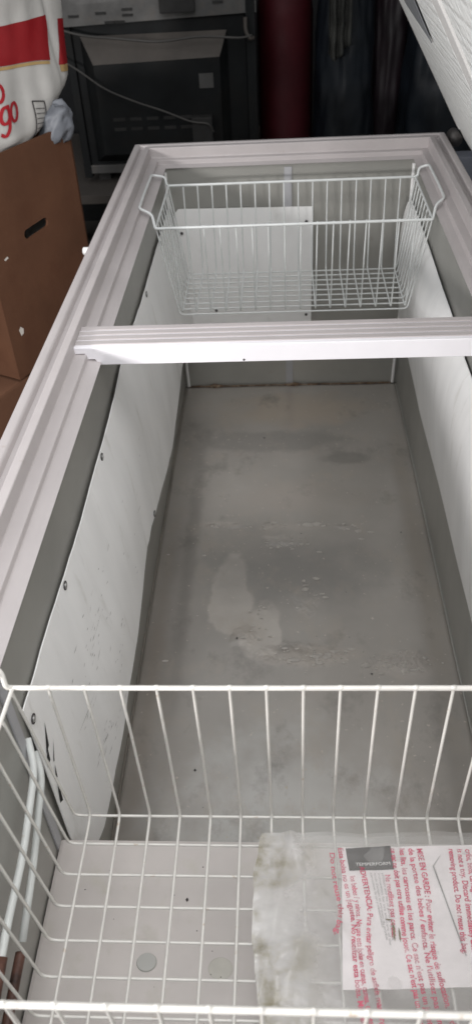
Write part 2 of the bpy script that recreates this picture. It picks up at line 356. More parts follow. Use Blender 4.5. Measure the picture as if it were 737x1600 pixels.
def rsheet(u, v):
    y = .175+(1.485-.175)*u; zt = interp(rtop, y); zb = interp(rbot, y)
    z = zt+(zb-zt)*v
    x = BX-.0055-.003*v-.022*math.sin(math.pi*v**.62)*(.85+.3*N3(y*2.5, 7, 4))-.0012*N3(y*6, z*9, 8)
    return (x, y, z)
shR = fp(link('white_sheet', grid_me(rsheet, 110, 26, (.0013, 0, 0)), M_sheet, label='bowed white sheet along the right wall'))
fs = fp(link('white_sheet', grid_me(lambda u, v: (-.250+.301*u, YF-.006-.005*math.sin(math.pi*v)-.003*N3(u*3, v*3, 1), (-.119-.004*u-(.012 if u < .03 else 0)) + (-.43+.119)*v), 30, 24, (0, .0013, 0)), M_sheet, label='short white sheet on the left half of the far wall'))
for s in (shL, shR, fs):
    for p in s.data.polygons: p.use_smooth = True
    md = s.modifiers.new('edge', 'EDGE_SPLIT'); md.split_angle = R(50)
def rivet(pos, nrm, r=.0045, parent=fz):
    b = bmesh.new(); bmesh.ops.create_uvsphere(b, u_segments=12, v_segments=6, radius=r)
    for v in b.verts: v.co.z *= .45
    q = Vector(nrm).to_track_quat('Z', 'Y').to_matrix().to_4x4(); bmesh.ops.transform(b, matrix=Matrix.Translation(pos) @ q, verts=b.verts)
    # a dark punched ring round the head
    ret = bmesh.new(); me = bpy.data.meshes.new('rivet'); b.to_mesh(me); b.free()
    return me
def lx(y, z):
    zt = interp(ltop, y); zb = interp(lbot, y); v = min(1, max(0, (z-zt)/(zb-zt))); return lsheet((y-.175)/1.31, v)[0]
for (y, z) in [(1.064, -.117), (.584, -.117), (.346, -.115), (.185, -.142), (1.292, -.117), (.734, -.402)]:
    z = min(z, interp(ltop, y)-.006); z = max(z, interp(lbot, y)+.006)
    o = link('rivet', rivet((lx(y, z)+.0012, y, z), (1, 0, 0), .0035), M_rivet, smooth=True); fp(o)
    o = link('rivet_washer', tube_me([(lx(y, z)+.0008, y+.0048*math.cos(a), z+.0048*math.sin(a)) for a in [k*math.pi/7 for k in range(14)]], .0007, 5, closed=True), M_ink, smooth=True); fp(o)
for (x, z) in [(.038, -.153), (.039, -.372), (-.171, -.356), (-.236, -.17)]:
    fp(link('rivet', rivet((x, YF-.0125, z), (0, -1, 0), .0035), M_ink, smooth=True))
for (y, z) in [(1.1, -.135), (.5, -.14)]:
    fp(link('rivet', rivet((BX-.010, y, z), (-1, 0, 0), .0035), M_rivet, smooth=True))
# tears and scuffs on the left sheet
def on_l(y, z, off=.0006): return Vector((lx(y, z)+off, y, z))
def sliver(name, pts, m): return fp(link(name, mesh('sliver', [on_l(y, z) for y, z in pts], [tuple(range(len(pts)))]), m))
sliver('tear', [(.2005, -.168), (.1925, -.196), (.184, -.199)], M_black)
sliver('tear', [(.189, -.196), (.186, -.212), (.178, -.214), (.183, -.202)], M_black)
sliver('tear', [(.203, -.199), (.1915, -.222), (.1895, -.221)], M_black)
sliver('tear', [(.190, -.226), (.187, -.245), (.1835, -.243)], M_black)
sliver('tear', [(.186, -.243), (.183, -.282), (.1775, -.279), (.1805, -.262)], M_black)
sv = []; sf = []
rs = random.Random(3)
cl = [(.40, -.205, .05, .03), (.35, -.23, .05, .02), (.42, -.31, .05, .02), (.29, -.27, .03, .01), (.30, -.335, .03, .012), (.34, -.36, .04, .012), (.62, -.25, .15, .06), (.37, -.25, .10, .07)]
for k in range(110):
    cy, cz, ry, rz = rs.choice(cl); y = cy+rs.gauss(0, ry*.6); z = cz+rs.gauss(0, rz*.6)
    if y < .2: continue
    L = abs(rs.gauss(0, .004))+.0008; wd = rs.uniform(.0002, .0007); sl = rs.uniform(-.3, .2)
    if rs.random() < .10: L *= 4
    i = len(sv); sv += [on_l(y-L, z+sl*L, .0008), on_l(y, z-wd, .0008), on_l(y+L, z-sl*L, .0008), on_l(y, z+wd, .0008)]; sf.append((i, i+1, i+2, i+3))
fp(link('scuff_marks', mesh('scuffs', sv, sf), M_grey, kind='stuff'))
# two white pipes running down the near left wall
fp(tube('pipe', round_path([(-.262, .168, -.150), (-.252, .144, -.162), (-.250, .07, -.183), (-.250, .014, -.186), (-.250, -.03, -.196)], .02), .0036, M_tube, n=10))
fp(tube('pipe', round_path([(-.262, .172, -.178), (-.252, .152, -.186), (-.250, .08, -.217), (-.250, .02, -.236)], .02), .0036, M_tube, n=10))
fp(tube('pipe_wrap', [(-.250, -.010, -.1915), (-.250, -.03, -.196), (-.250, -.12, -.22), (-.250, -.2, -.235)], .0052, M_tubeb, n=10))
fp(tube('pipe_wrap', [(-.250, .012, -.2385), (-.250, -.01, -.241), (-.250, -.045, -.246)], .0046, M_tubeb, n=10))
fp(tube('pipe', [(-.250, -.045, -.246), (-.250, -.12, -.26), (-.250, -.2, -.27)], .004, M_tube, n=10))
# divider bar across the opening
yD = .6755; zD = -.0105; wD = .0607
dv = fp(link('divider', prism_y([(-.2925, zD-.0012), (.2925, zD-.0012), (.2925, -.0208), (.2785, -.0208), (.2785, -.0292), (.266, -.0292), (.262, -.0377), (-.262, -.0377), (-.266, -.0292), (-.2785, -.0292), (-.2785, -.0208), (-.2925, -.0208)], yD-.0006, yD+wD), M_bar))
bv = dv.modifiers.new('round', 'BEVEL'); bv.width = .0011; bv.segments = 2; bv.limit_method = 'ANGLE'
for k in range(4):
    y0 = yD+.007+k*.0136
    link('ridge', prism_y([(-.2915, 0), (.2915, 0), (.2915, .0), (-.2915, 0)][:2]+[(.2915, -.001), (-.2915, -.001)], 0, 1) if 0 else box_me(-.2918, .2918, y0, y0+.0098, zD-.0022, zD+.0003, .0009), M_rim, dv)  # darker ridges paint the bar's top less lit than its front
link('screw_hole', disc_me(0, 0, 0, .0016, .0004, 10), M_ink, dv)
sh = dv.children[-1]; sh.rotation_euler = (R(90), 0, 0); sh.location = (-.068, yD-.0007, -.0345)
dv_kids = [c for c in dv.children]
# bumper knob on the outer left side and hinge bracket at the far right corner
fp(link('bumper', tube_me([(-.326, 1.015, -.016), (-.338, 1.015, -.016), (-.3415, 1.015, -.016), (-.343, 1.015, -.016)], lambda t: .0065 if t < .7 else .0045, 14), M_body, smooth=True))
hg = fp(box('hinge', (.336, .40, 1.50, 1.545, -.13, -.035), M_blue, bev=.004))
link('hinge_barrel', tube_me([(.352, 1.545, -.014), (.352, 1.592, -.014)], .013, 14), M_hinge, hg, smooth=True)

# ---- lid: local x = along the freezer, s = up the open lid, m = towards the camera
LD = Vector((-.513, 0, .859)).normalized(); LM = Vector((-.859, 0, -.513)).normalized()
LO = Vector((.385, 0, -.011)) + LM*.015
def lp(y, s, h): return LO+LD*s+LM*h+Vector((0, y, 0))
lid = fp(bpy.data.objects.new('lid', None)); C.objects.link(lid); lid.empty_display_size = .05
lid.matrix_parent_inverse = fz_inv
def lbox(name, y0, y1, s0, s1, h0, h1, m, bev=.002, **k):
    me = box_me(y0, y1, s0, s1, h0, h1, bev)
    for v in me.vertices: v.co = lp(v.co.x, v.co.y, v.co.z)
    me.flip_normals(); return link(name, me, m, lid, **k)
lbox('lid_shell', -.31, 1.558, .0, .70, -.055, 0, M_lid, .010)
lbox('lid_panel', .748, 1.49, .07, .635, -.002, .0045, M_stucco, .002)
lbox('lid_panel', -.24, .630, .07, .635, -.002, .0045, M_stucco, .002)
lbox('gasket', .655, .730, .045, .66, .0005, .0055, M_gasketw, .002)
lbox('gasket_groove', .6385, .646, .045, .66, -.001, .0012, M_gasket, 0)
lbox('gasket', 1.500, 1.530, .045, .66, .0005, .0035, M_gasketw, .0015)
lbox('gasket', -.275, -.245, .045, .66, .0005, .0035, M_gasketw, .0015)
# stretch of far gasket lining that has come away and shows its dark side
wv = [lp(1.02, .332, .0066), lp(1.235, .352, .0066), lp(1.30, .48, .0066), lp(1.03, .48, .0066), lp(.99, .40, .0066)]
wv2 = [p+LM*.0012 for p in wv]
link('loose_gasket', mesh('wedge', wv+wv2, [(0, 1, 2, 3, 4), (9, 8, 7, 6, 5)]+[(i, (i+1) % 5, 5+(i+1) % 5, 5+i) for i in range(5)]), M_gasket, lid)

# ================================================================== BASKETS
def basket(name, label, group, X, nx, y1, y0, zt_far, zt_near, zb, insx, iny_far, iny_near, ny, hx, hz, mw, rr, rw, hy=.012):
    b = empty(name, label, 'basket', (0, (y0+y1)/2, zb), group)
    inv = Matrix.Translation(-b.location)
    def add(o): o.parent = b; o.matrix_parent_inverse = inv; return o
    x0, x1 = -X+.0, X
    cx = basket_cx
    zt = lambda y: zt_near+(zt_far-zt_near)*(y-y0)/(y1-y0)
    # rim frame with hanger handles: long wires joined by the raised end loops that hook over the ledge
    loop = []
    for s in (-1, 1):
        e = s*X+cx
        path = round_path([(cx+s*.06, y1, zt_far), (e, y1, zt_far), (e+s*.004, y1-hy*.2, zt_far+.004), (e+s*.006, y1-hy*.1+.004, hz-.006), (s*hx, y1-hy+.012, hz), (s*(hx+.001), (y0+y1)/2, hz), (s*hx, y0+hy+.030, hz), (e+s*.008, y0+hy+.016, hz-.006), (e+s*.002, y0+.006, zt_near+.003), (e, y0, zt_near), (cx+s*.06, y0, zt_near)], .009, 5)
        loop += path if s < 0 else path[::-1]
        add(tube('end_wire', [(e, y0+.002, zt_near), (e, y1-.002, zt_far)], rr*.8, mw, n=8))
    add(tube('rim_wire', loop, rr, mw, n=10, closed=True))
    bx = X-insx; yb1 = y1-iny_far; yb0 = y0+iny_near
    sp = 2*X/(nx+1)
    for i in range(1, nx+1):          # cross wires: down the far side, along the bottom, up the near side
        x = cx-X+sp*i; xb = cx+(x-cx)*(1-insx*.0)
        xb = max(cx-bx+.004, min(cx+bx-.004, x))
        j = .0006*N3(i*3.3, y1, 2)
        add(tube('wire', round_path([(x, y1, zt_far+.001), (xb+j, yb1, zb), (xb-j, yb0, zb), (x, y0, zt_near+.0035)], .010, 4), rw, mw, n=8))
    for k in range(ny):               # long wires: down one end, along the bottom, up the other end
        y = yb1-(yb1-yb0)*(k/(ny-1)); yt = y1-.004-(y1-y0-.008)*(k/(ny-1)); z = zt(yt)
        j = .0006*N3(k*2.7, y1, 6)
        add(tube('wire', round_path([(cx-X, yt, z), (cx-bx, y+j, zb-rw*1.8), (cx+bx, y-j, zb-rw*1.8), (cx+X, yt, z)], .008, 4), rw, mw, n=8))
    if rw < .0014:
        for i in range(1, nx+1):
            for yy, zz in ((y1, zt_far), (y0, zt_near)):
                q = bmesh.new(); bmesh.ops.create_icosphere(q, subdivisions=2, radius=rr*1.15)
                for v_ in q.verts: v_.co = Vector((v_.co.x*1.3+cx-X+sp*i, v_.co.y*.9+yy, v_.co.z*.9+zz+.0006))
                me_ = bpy.data.meshes.new('weld'); q.to_mesh(me_); q.free(); add(link('weld_drop', me_, mw, smooth=True))
    return b
basket_cx = .004
bF = basket('wire_basket', 'white wire basket hanging empty at the far end behind the divider bar', 'hanging wire baskets of the freezer', .2475, 16, 1.4063, 1.172, -.041, -.041, -.2185, .027, .0225, .0225, 9, .276, -.0185, M_wire2, .0026, .00145)
basket_cx = .0106
bN = basket('wire_basket', 'white wire basket in the foreground holding a printed plastic bag', 'hanging wire baskets of the freezer', .2475, 16, .1279, -.1063, -.0215, -.0050, -.2230, .0135, -.0055, .0080, 9, .268, .006, M_wire, .0022, .00135)

# ================================================================== PRINTED BAG AND LEAFLET
ZB = -.2195
def hf(x, y):
    h = ZB+.0022+.0016*N3(x*22, y*26, 1)+.0010*N3(x*55, y*40, 4)
    h += .0035*math.exp(-((x-.0-.35*(y-.04))/.006)**2)*math.exp(-((y-.05)/.05)**2)   # a long soft fold
    h += .0026*math.exp(-((x+.028-.2*(y-.04))/.005)**2)+.0028*math.exp(-((x-.010+.5*(y-.06))/.004)**2)+.002*math.exp(-((y-.02-.3*x)/.004)**2)*(1 if x < .02 else max(0, 1-(x-.02)/.02))
    return h
bag = empty('printed_plastic_bag', 'milky plastic packaging bag with red warning print lying in the foreground basket', 'plastic bag', (.08, .04, ZB))
binv = Matrix.Translation(-bag.location)
def bp(o): o.parent = bag; o.matrix_parent_inverse = binv; return o
xl = [(-.11, -.038), (-.041, -.041), (-.005, -.046), (.021, -.049), (.05, -.049), (.082, -.048), (.106, -.044), (.12, -.041)]
def film_fn(u, v, off=0):
    y = -.100+.213*v; y += .004*u*v
    a = interp(xl, y)+.002*N3(y*60, 0, 3); x = a+(.212-a)*u
    return (x, y+.002*N3(x*30, 7, v)*v, hf(x, y)+off)
bp(link('film', grid_me(lambda u, v: film_fn(u, v), 110, 90), M_film, smooth=True))
bp(link('film', grid_me(lambda u, v: (lambda p: (p[0], p[1]-.003, ZB+.0004+.0004*N3(p[0]*30, p[1]*30, 8)))(film_fn(u, v)), 40, 30), M_film, smooth=True))
leaf = empty('folded_leaflet', 'white printed leaflet with a dark label inside the plastic bag', 'leaflet', (.09, .04, ZB))
linv = Matrix.Translation(-leaf.location)
def lfp(o): o.parent = leaf; o.matrix_parent_inverse = linv; return o
def conform(me, off, base=None):
    for v in me.vertices: v.co.z = min(hf(v.co.x, v.co.y)-.0012, ZB+.0016)+off if base is None else base+off
    return me
def quad_grid(q, nu, nv, z):  # q: corners (x,y) bl, br, tr, tl
    def fn(u, v):
        a = Vector(q[0]).lerp(Vector(q[1]), u); b = Vector(q[3]).lerp(Vector(q[2]), u); p = a.lerp(b, v)
        return (p.x, p.y, z(p.x, p.y))
    return grid_me(fn, nu, nv)
pz = lambda x, y: hf(x, y)-.0009
lfp(link('paper', quad_grid([(.0245, -.019), (.192, -.012), (.200, .106), (.031, .1005)], 50, 40, pz), M_paper, smooth=True))
lfp(link('folded_flap', quad_grid([(.127, .004), (.19, .0), (.198, .098), (.1185, .094)], 24, 24, lambda x, y: pz(x, y)+.0006), M_paper, smooth=True))
lfp(link('fold_crease', mesh('crease', [(.1105, .0835, pz(.11, .083)+.0009), (.1117, .0838, pz(.111, .083)+.0009), (.1272, .0085, pz(.127, .009)+.0009), (.1262, .0085, pz(.126, .009)+.0009), (.1205, .0960, pz(.12, .096)+.0009)], [(0, 1, 2, 3), (0, 4, 1)]), M_grey))  # shadow line of the fold drawn as a grey strip
lfp(link('dark_label', quad_grid([(.0365, .0785), (.0765, .0805), (.0755, .1030), (.0345, .0995)], 20, 12, lambda x, y: pz(x, y)+.0003), M_label, smooth=True))
def text_me(s, shear=0, off=.0):
    cu = bpy.data.curves.new('t', 'FONT'); cu.offset = off; cu.body = s; cu.size = 1; cu.shear = shear; cu.resolution_u = 3
    o = bpy.data.objects.new('t', cu); C.objects.link(o)
    me = bpy.data.meshes.new_from_object(o.evaluated_get(bpy.context.evaluated_depsgraph_get()))
    bpy.data.objects.remove(o); bpy.data.curves.remove(cu); return me
def text_path(s, pts, size, off, m, name, par):
    me = text_me(s, 0, .022); P = [Vector(p) for p in pts]; size *= 1.3
    Q = round_path([(p.x, p.y, 0) for p in P], .02, 6) if len(P) > 2 else [Vector((p.x, p.y, 0)) for p in P]
    L = [0]
    for a, b in zip(Q, Q[1:]): L.append(L[-1]+(b-a).length)
    w_ = max(v.co.x for v in me.vertices); k = L[-1]/w_
    bm = bmesh.new(); bm.from_mesh(me); bmesh.ops.triangulate(bm, faces=bm.faces)
    for v in bm.verts:
        d = v.co.x*k; i = 0
        while i < len(L)-2 and d > L[i+1]: i += 1
        t = (Q[i+1]-Q[i]).normalized(); p = Q[i]+t*(d-L[i]); n = Vector((-t.y, t.x, 0))
        q = p+n*(v.co.y*size); v.co = Vector((q.x, q.y, hf(q.x, q.y)+off))
    bm.to_mesh(me); bm.free(); o = link(name, me, m); par(o); return o
RED = [
 ("Do not reuse this bag.", [(.0195, .094), (.0215, .065), (.0255, .043), (.0200, .023)], .0052),
 ("Esta bolsa no es un juguete. No reutilizar esta bolsa. Mantener lejos", [(.0275, .099), (.0315, .060), (.0355, .036), (.0335, .010), (.0355, -.03), (.040, -.062)], .0052),
 ("los bebes / y ninos. No use esta bolsa en cunas, camas, coches y corrales.", [(.0365, .073), (.0400, .043), (.0385, .022), (.0400, -.02), (.0465, -.064)], .0052),
 ("ADVERTENCIA: Para evitar peligro de asfixia mantenga la bolsa", [(.0455, .082), (.0500, .043), (.0460, .020), (.0490, -.018), (.0550, -.066)], .0052),
 ("Ne reutilisez pas ce sac.", [(.0675, .075), (.0690, .044), (.0680, .022)], .0052),
 ("ce sac ne doit pas etre utilise comme jouet. Ce sac n'est pas un jouet. Detruire", [(.0750, .100), (.0765, .055), (.0765, .018), (.0795, -.012), (.083, -.064)], .0054),
 ("les lits, les carrosses et les parcs. Ce sac n'est pas un jouet. Garder", [(.0830, .100), (.0835, .055), (.0835, .013), (.0860, -.014), (.090, -.064)], .0054),
 ("de la portee des bebes / enfants. Ne l'utilisez pas dans les lits", [(.0910, .100), (.0935, .055), (.0925, .013), (.0945, -.016), (.097, -.064)], .0054),
 ("MISE EN GARDE : Pour eviter le risque de suffocation, garder ce sac", [(.0985, .100), (.1005, .055), (.0985, .013), (.1020, -.016), (.108, -.064)], .0056),
 ("removing product. Do not reuse this bag.", [(.1270, .100), (.1255, .055), (.1240, .010)], .0056),
 ("is not a toy. Discard immediately after", [(.1345, .100), (.1335, .055), (.1320, .010)], .0056),
 ("cribs, beds, carriages or playpens. This bag", [(.1420, .100), (.1405, .055), (.1400, .010)], .0056),
 ("from babies and children. Do not use this bag in", [(.1500, .100), (.1485, .055), (.1480, .010)], .0056),
 ("WARNING: To avoid danger of suffocation, keep away", [(.1580, .100), (.1565, .055), (.1560, .010)], .0056)]
for s, p, z in RED: text_path(s, p, z, .0005, M_redprint, 'red_warning_text', bp)
def flat_text(s, p0, p1, size, m, name, par, z):
    me = text_me(s); a = Vector((*p0, 0)); b = Vector((*p1, 0)); t = (b-a).normalized(); n = Vector((-t.y, t.x, 0)); w_ = max(v.co.x for v in me.vertices); k = (b-a).length/w_
    for v in me.vertices:
        q = a+t*(v.co.x*k)+n*(v.co.y*size); v.co = Vector((q.x, q.y, z(q.x, q.y)))
    o = link(name, me, m); par(o); return o
flat_text('TEMPERFORM', (.0425, .0832), (.0735, .0848), .0042, M_white, 'label_lettering', lfp, lambda x, y: pz(x, y)+.0006)
for i, x in enumerate((.0545, .0580, .0615, .0650)):
    flat_text(["instrucciones de uso y mantenimiento", "mode d'emploi et entretien du produit", "instructions for use and care of the", "product and list of parts in the box"][i], (x, .077), (x+.006-.001*i, (.030, .020, .016, .020)[i]), .0030, M_grey, 'small_print', lfp, lambda x, y: pz(x, y)+.0004)
# grime smears on the bag
rg = random.Random(5)
def smear(cx, cy, rx, ry, m, parfn, name, z, n=26):
    v = [(cx+rx*math.cos(a)*(.7+.4*N3(math.cos(a)*2, math.sin(a)*2, cx*40)), cy+ry*math.sin(a)*(.7+.5*N3(math.cos(a)*3, math.sin(a)*3, cy*40))) for a in [2*math.pi*k/n for k in range(n)]]
    o = link(name, mesh('smear', [(x, y, z(x, y)) for x, y in v], [tuple(range(n))]), m); parfn(o); return o
for (x, y, a, b) in [(.070, .027, .0012, .010), (.0745, .024, .001, .007), (.0665, .036, .003, .0008)]:
    smear(x, y, a, b, M_grime, bp, 'grime', lambda x, y: hf(x, y)+.0008)

# ================================================================== DEBRIS IN THE FREEZER
sv = []; sf = []
def crumb(x, y, z, r):
    i = len(sv)
    for a, b, c in ((1, 0, 0), (0, 1, 0), (-1, 0, 0), (0, -1, 0), (0, 0, 1)): sv.append((x+a*r*rs.uniform(.7, 1.3), y+b*r*rs.uniform(.7, 1.3), z+c*r*.7))
    sf.extend([(i, i+1, i+4), (i+1, i+2, i+4), (i+2, i+3, i+4), (i+3, i, i+4)])
for (x, y, r) in [(-.102, .658, .0028), (-.061, 1.263, .0028), (.122, .58, .0022), (.21, .93, .002), (-.155, .40, .002), (.015, .93, .0012)]: crumb(x, y, ZF+.0012, r)
for k in range(26): crumb(rs.uniform(-.24, .24), rs.uniform(.25, 1.45), ZF+.0012, rs.uniform(.0005, .0011))
for k in range(26): crumb(rs.uniform(-.25, .1), rs.uniform(-.06, .15), HZ+.0004, rs.uniform(.0004, .0010))
for (x, y) in [(-.036, -.018), (-.120, .10), (-.045, .010), (-.137, -.025)]: crumb(x, y, HZ+.0004, .0018)
fv = []; ff = []; rf = random.Random(11)
for cx_, cy_, ax, ay, cnt in [(.18, .60, .05, .022, 60), (.03, .615, .06, .018, 50), (-.01, .90, .05, .018, 34), (.0, .957, .10, .007, 26), (-.155, .955, .02, .006, 10), (-.06, .69, .03, .05, 16), (.03, .76, .03, .04, 12), (.12, .94, .03, .02, 10), (-.2, .85, .04, .2, 8)]:
    for _ in range(cnt):
        x = cx_+rf.gauss(0, ax*.55); y = cy_+rf.gauss(0, ay*.55)
        if abs(x) > .255: continue
        r_ = abs(rf.gauss(0, .0016))+.0006; i = len(fv); st_ = rf.uniform(1, 2.6)
        for k in range(7):
            a = math.tau*k/7; q = rf.uniform(.7, 1.2); fv.append((x+r_*st_*q*math.cos(a), y+r_*q*math.sin(a), ZF+.0006))
        fv.append((x, y, ZF+.0012+r_*.32))
        for k in range(7): ff.append((i+k, i+(k+1) % 7, i+7))
M_frost = mat('dried_residue', (.44, .41, .375), .4, var=.15, vscale=80)
fp(link('dried_residue', mesh('residue', fv, ff), M_frost, smooth=True, kind='stuff'))
link('dirt_crumbs', mesh('crumbs', sv, sf), M_ink, kind='stuff', label='small dark crumbs scattered on the liner floor', category='crumbs')

# ================================================================== CARDBOARD BOX, SACK, SECOND BOX
def slanted(name, label, cat, corner, z0, z1, Lx, D, mats, parts=True):
    """box whose long face runs from `corner` back along -(.45,.893); returns root and its local frame"""
    ang = math.atan2(.893, .45)
    root = empty(name, label, cat, (corner[0], corner[1], z0)); root.rotation_euler = (0, 0, ang)
    return root
# local frame: +x along (.45,.893) (far), +y = (-.893,.45) (away from the freezer)
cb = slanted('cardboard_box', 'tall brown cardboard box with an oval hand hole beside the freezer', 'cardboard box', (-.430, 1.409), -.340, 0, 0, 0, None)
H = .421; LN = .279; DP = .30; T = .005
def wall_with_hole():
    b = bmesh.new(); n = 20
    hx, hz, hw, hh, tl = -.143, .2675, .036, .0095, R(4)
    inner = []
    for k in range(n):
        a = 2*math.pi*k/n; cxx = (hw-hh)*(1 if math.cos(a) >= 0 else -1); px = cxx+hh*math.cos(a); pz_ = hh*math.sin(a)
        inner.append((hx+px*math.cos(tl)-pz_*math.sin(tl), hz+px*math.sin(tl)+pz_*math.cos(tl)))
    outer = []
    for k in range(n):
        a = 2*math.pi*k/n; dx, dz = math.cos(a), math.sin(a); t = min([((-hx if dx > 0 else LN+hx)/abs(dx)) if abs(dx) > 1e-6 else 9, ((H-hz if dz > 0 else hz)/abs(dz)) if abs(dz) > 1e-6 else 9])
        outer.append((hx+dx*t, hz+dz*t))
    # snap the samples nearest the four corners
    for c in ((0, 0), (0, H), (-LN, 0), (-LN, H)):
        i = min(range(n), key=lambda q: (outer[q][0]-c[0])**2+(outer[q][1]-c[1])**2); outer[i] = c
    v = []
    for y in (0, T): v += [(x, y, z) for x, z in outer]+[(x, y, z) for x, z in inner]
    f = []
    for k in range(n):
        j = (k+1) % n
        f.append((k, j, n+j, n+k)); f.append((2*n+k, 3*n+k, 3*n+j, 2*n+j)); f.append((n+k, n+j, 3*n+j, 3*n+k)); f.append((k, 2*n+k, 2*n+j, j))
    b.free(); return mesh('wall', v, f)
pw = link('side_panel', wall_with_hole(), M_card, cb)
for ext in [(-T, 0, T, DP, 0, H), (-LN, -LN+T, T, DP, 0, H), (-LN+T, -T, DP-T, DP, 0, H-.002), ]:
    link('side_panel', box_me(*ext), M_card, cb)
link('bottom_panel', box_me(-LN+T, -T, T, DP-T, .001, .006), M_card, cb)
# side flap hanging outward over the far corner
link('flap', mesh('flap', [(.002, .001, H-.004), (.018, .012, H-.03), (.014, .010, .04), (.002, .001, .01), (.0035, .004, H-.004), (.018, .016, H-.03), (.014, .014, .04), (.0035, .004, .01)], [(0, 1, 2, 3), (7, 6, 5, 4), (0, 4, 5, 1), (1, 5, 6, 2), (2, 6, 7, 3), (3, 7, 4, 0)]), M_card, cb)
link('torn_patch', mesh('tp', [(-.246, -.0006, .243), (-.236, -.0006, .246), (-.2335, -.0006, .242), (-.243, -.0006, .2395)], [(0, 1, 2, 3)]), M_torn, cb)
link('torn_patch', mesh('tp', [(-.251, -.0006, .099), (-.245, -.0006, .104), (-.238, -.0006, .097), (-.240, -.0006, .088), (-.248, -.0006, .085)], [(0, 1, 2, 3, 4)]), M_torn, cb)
lc = slanted('cardboard_carton', 'lighter closed cardboard carton on the ground, under the tall box', 'cardboard box', (-.425, 1.42), -.820, 0, 0, 0, None)
link('carton_body', box_me(-.56, .01, .006, .40, 0, .472, .006), M_cardl, lc)
link('tape', box_me(-.562, .012, .17, .22, .25, .4728), M_card, lc)
# sack, local frame as the box: X along the face, Z up
sk = empty('flour_sack', 'big white paper sack with red print standing in the cardboard box', 'sack', (-.430-.035*.893, 1.41+.035*.45, -.30)); sk.rotation_euler = (0, 0, math.atan2(.893, .45))
SR = [(-.05, -.05), (.072, -.069), (.090, -.02), (.123, .029), (.140, .056), (.155, .067), (.193, .072), (.277, .081), (.45, .085)]
def sack(u, v, off=0):
    z = -.29+.74*v; xr = interp(SR, z)+.003*N3(z*20, 0, 0); xl_ = -.36
    if z < .06: xr = min(xr, -.02)
    x = xl_+(xr-xl_)*u; e = 1-abs(2*u-1)**4
    d = -.028*e+.018*N3(x*7, z*6, 2)*e+.006*N3(x*22, z*14, 6)*e
    d += .010*math.exp(-((x-.030+(z-.19)*.12)/.008)**2)*e*(1 if z > .1 else .5)
    if z < .085: d = max(d, -.024)
    if z < .05: d += .14*min(1, (.05-z)/.08)
    return (x, d+off, z+.30)
def sackback(u, v):
    p = sack(u, v); e = 1-abs(2*u-1)**4; return (p[0], .012+.10*e, p[2])
link('sack_front', grid_me(sack, 80, 90), M_sack, sk, smooth=True)
link('sack_back', grid_me(sackback, 24, 24), M_sack, sk, smooth=True)
def on_sack(x, z, off=-.0012):
    xr = interp(SR, z)+.003*N3(z*20, 0, 0); u = (x+.36)/(xr+.36); v = (z+.29)/.74; return sack(u, v, off)
def sack_patch(name, fn, nu, nv, m):
    me = grid_me(lambda u, v: on_sack(*fn(u, v)), nu, nv); return link(name, me, m, sk, smooth=True)
def blk(u, v):
    x = -.36+(.013+.36)*u - .012*(1-v)*u; zb = .190+.055*(1-u)+.003*math.sin(u*9-.5); zt = .268-.004*u; return (x, zb+(zt-zb)*v)
sack_patch('red_block', blk, 40, 16, M_red)
sack_patch('red_block', lambda u, v: ((.032+.018*v)+(.068-.032-.018*v+.010*v)*u, .178-.004*u+(.252-.178)*v), 14, 16, M_red)
sack_patch('gold_border', lambda u, v: (-.36+.358*u, .184+.055*(1-u)+.003*math.sin(u*9-.5)+.005*v), 40, 2, M_gold)
sack_patch('gold_border', lambda u, v: (.034+.033*u, .166-.005*u+.012*v), 10, 2, M_gold)
def strokes(name, pts_list, wd, m):
    v = []; f = []
    for pts in pts_list:
        Q = round_path([(a, b, 0) for a, b in pts], .02, 5)
        for i, p in enumerate(Q):
            t = (Q[min(i+1, len(Q)-1)]-Q[max(i-1, 0)]).normalized(); n = Vector((-t.y, t.x, 0))*wd*(.6+.5*abs(t.y))
            v += [on_sack(p.x+n.x, p.y+n.y, -.0022), on_sack(p.x-n.x, p.y-n.y, -.0022)]
            if i: k = len(v); f.append((k-4, k-3, k-1, k-2))
    return link(name, mesh(name, v, f), m, sk)
def oval(cx, cz, rx, rz, sl=.0): return [(cx+rx*math.cos(a)+sl*rz*math.sin(a), cz+rz*math.sin(a)) for a in [2*math.pi*k/16 for k in range(17)]]
strokes('red_lettering', [oval(-.137, .136, .011, .014, .3)], .0036, M_redt)
strokes('red_lettering', [oval(-.164, .136, .011, .013, .3), [(-.152, .151), (-.155, .130), (-.161, .112), (-.172, .102), (-.182, .108)]], .0036, M_redt)
strokes('red_lettering', [oval(-.166, .171, .012, .013, .3)], .0036, M_redt)
strokes('table_outline', [[(-.083, .1415), (-.048, .1335)], [(-.082, .1415), (-.084, .105), (-.090, .071)], [(-.048, .1335), (-.046, .117), (-.047, .080)]], .0014, M_ink)
for k in range(6): strokes('table_line', [[(-.079-.001*k, .128-k*.0085), (-.050-.002*max(0, k-3), .122-k*.0085)]], .0008, M_ink)
gb = empty('crumpled_grey_bag', 'crumpled grey plastic bag squeezed beside the white sack', 'plastic bag', (-.432, 1.375, .052)); 
def gbf(u, v):
    a = u*math.tau; ph = (v-.5)*math.pi; r = 1+.35*N3(math.cos(a)*1.7+3, math.sin(a)*1.7, ph*1.6)+.12*N3(math.cos(a)*5, math.sin(a)*5, ph*5)
    return (-.022+.040*r*math.cos(ph)*math.cos(a), .02+.03*r*math.cos(ph)*math.sin(a), .030+.036*r*math.sin(ph)+.018*math.cos(a)*math.cos(ph))
link('bag_body', grid_me(gbf, 40, 24), M_greybag, gb, smooth=True)

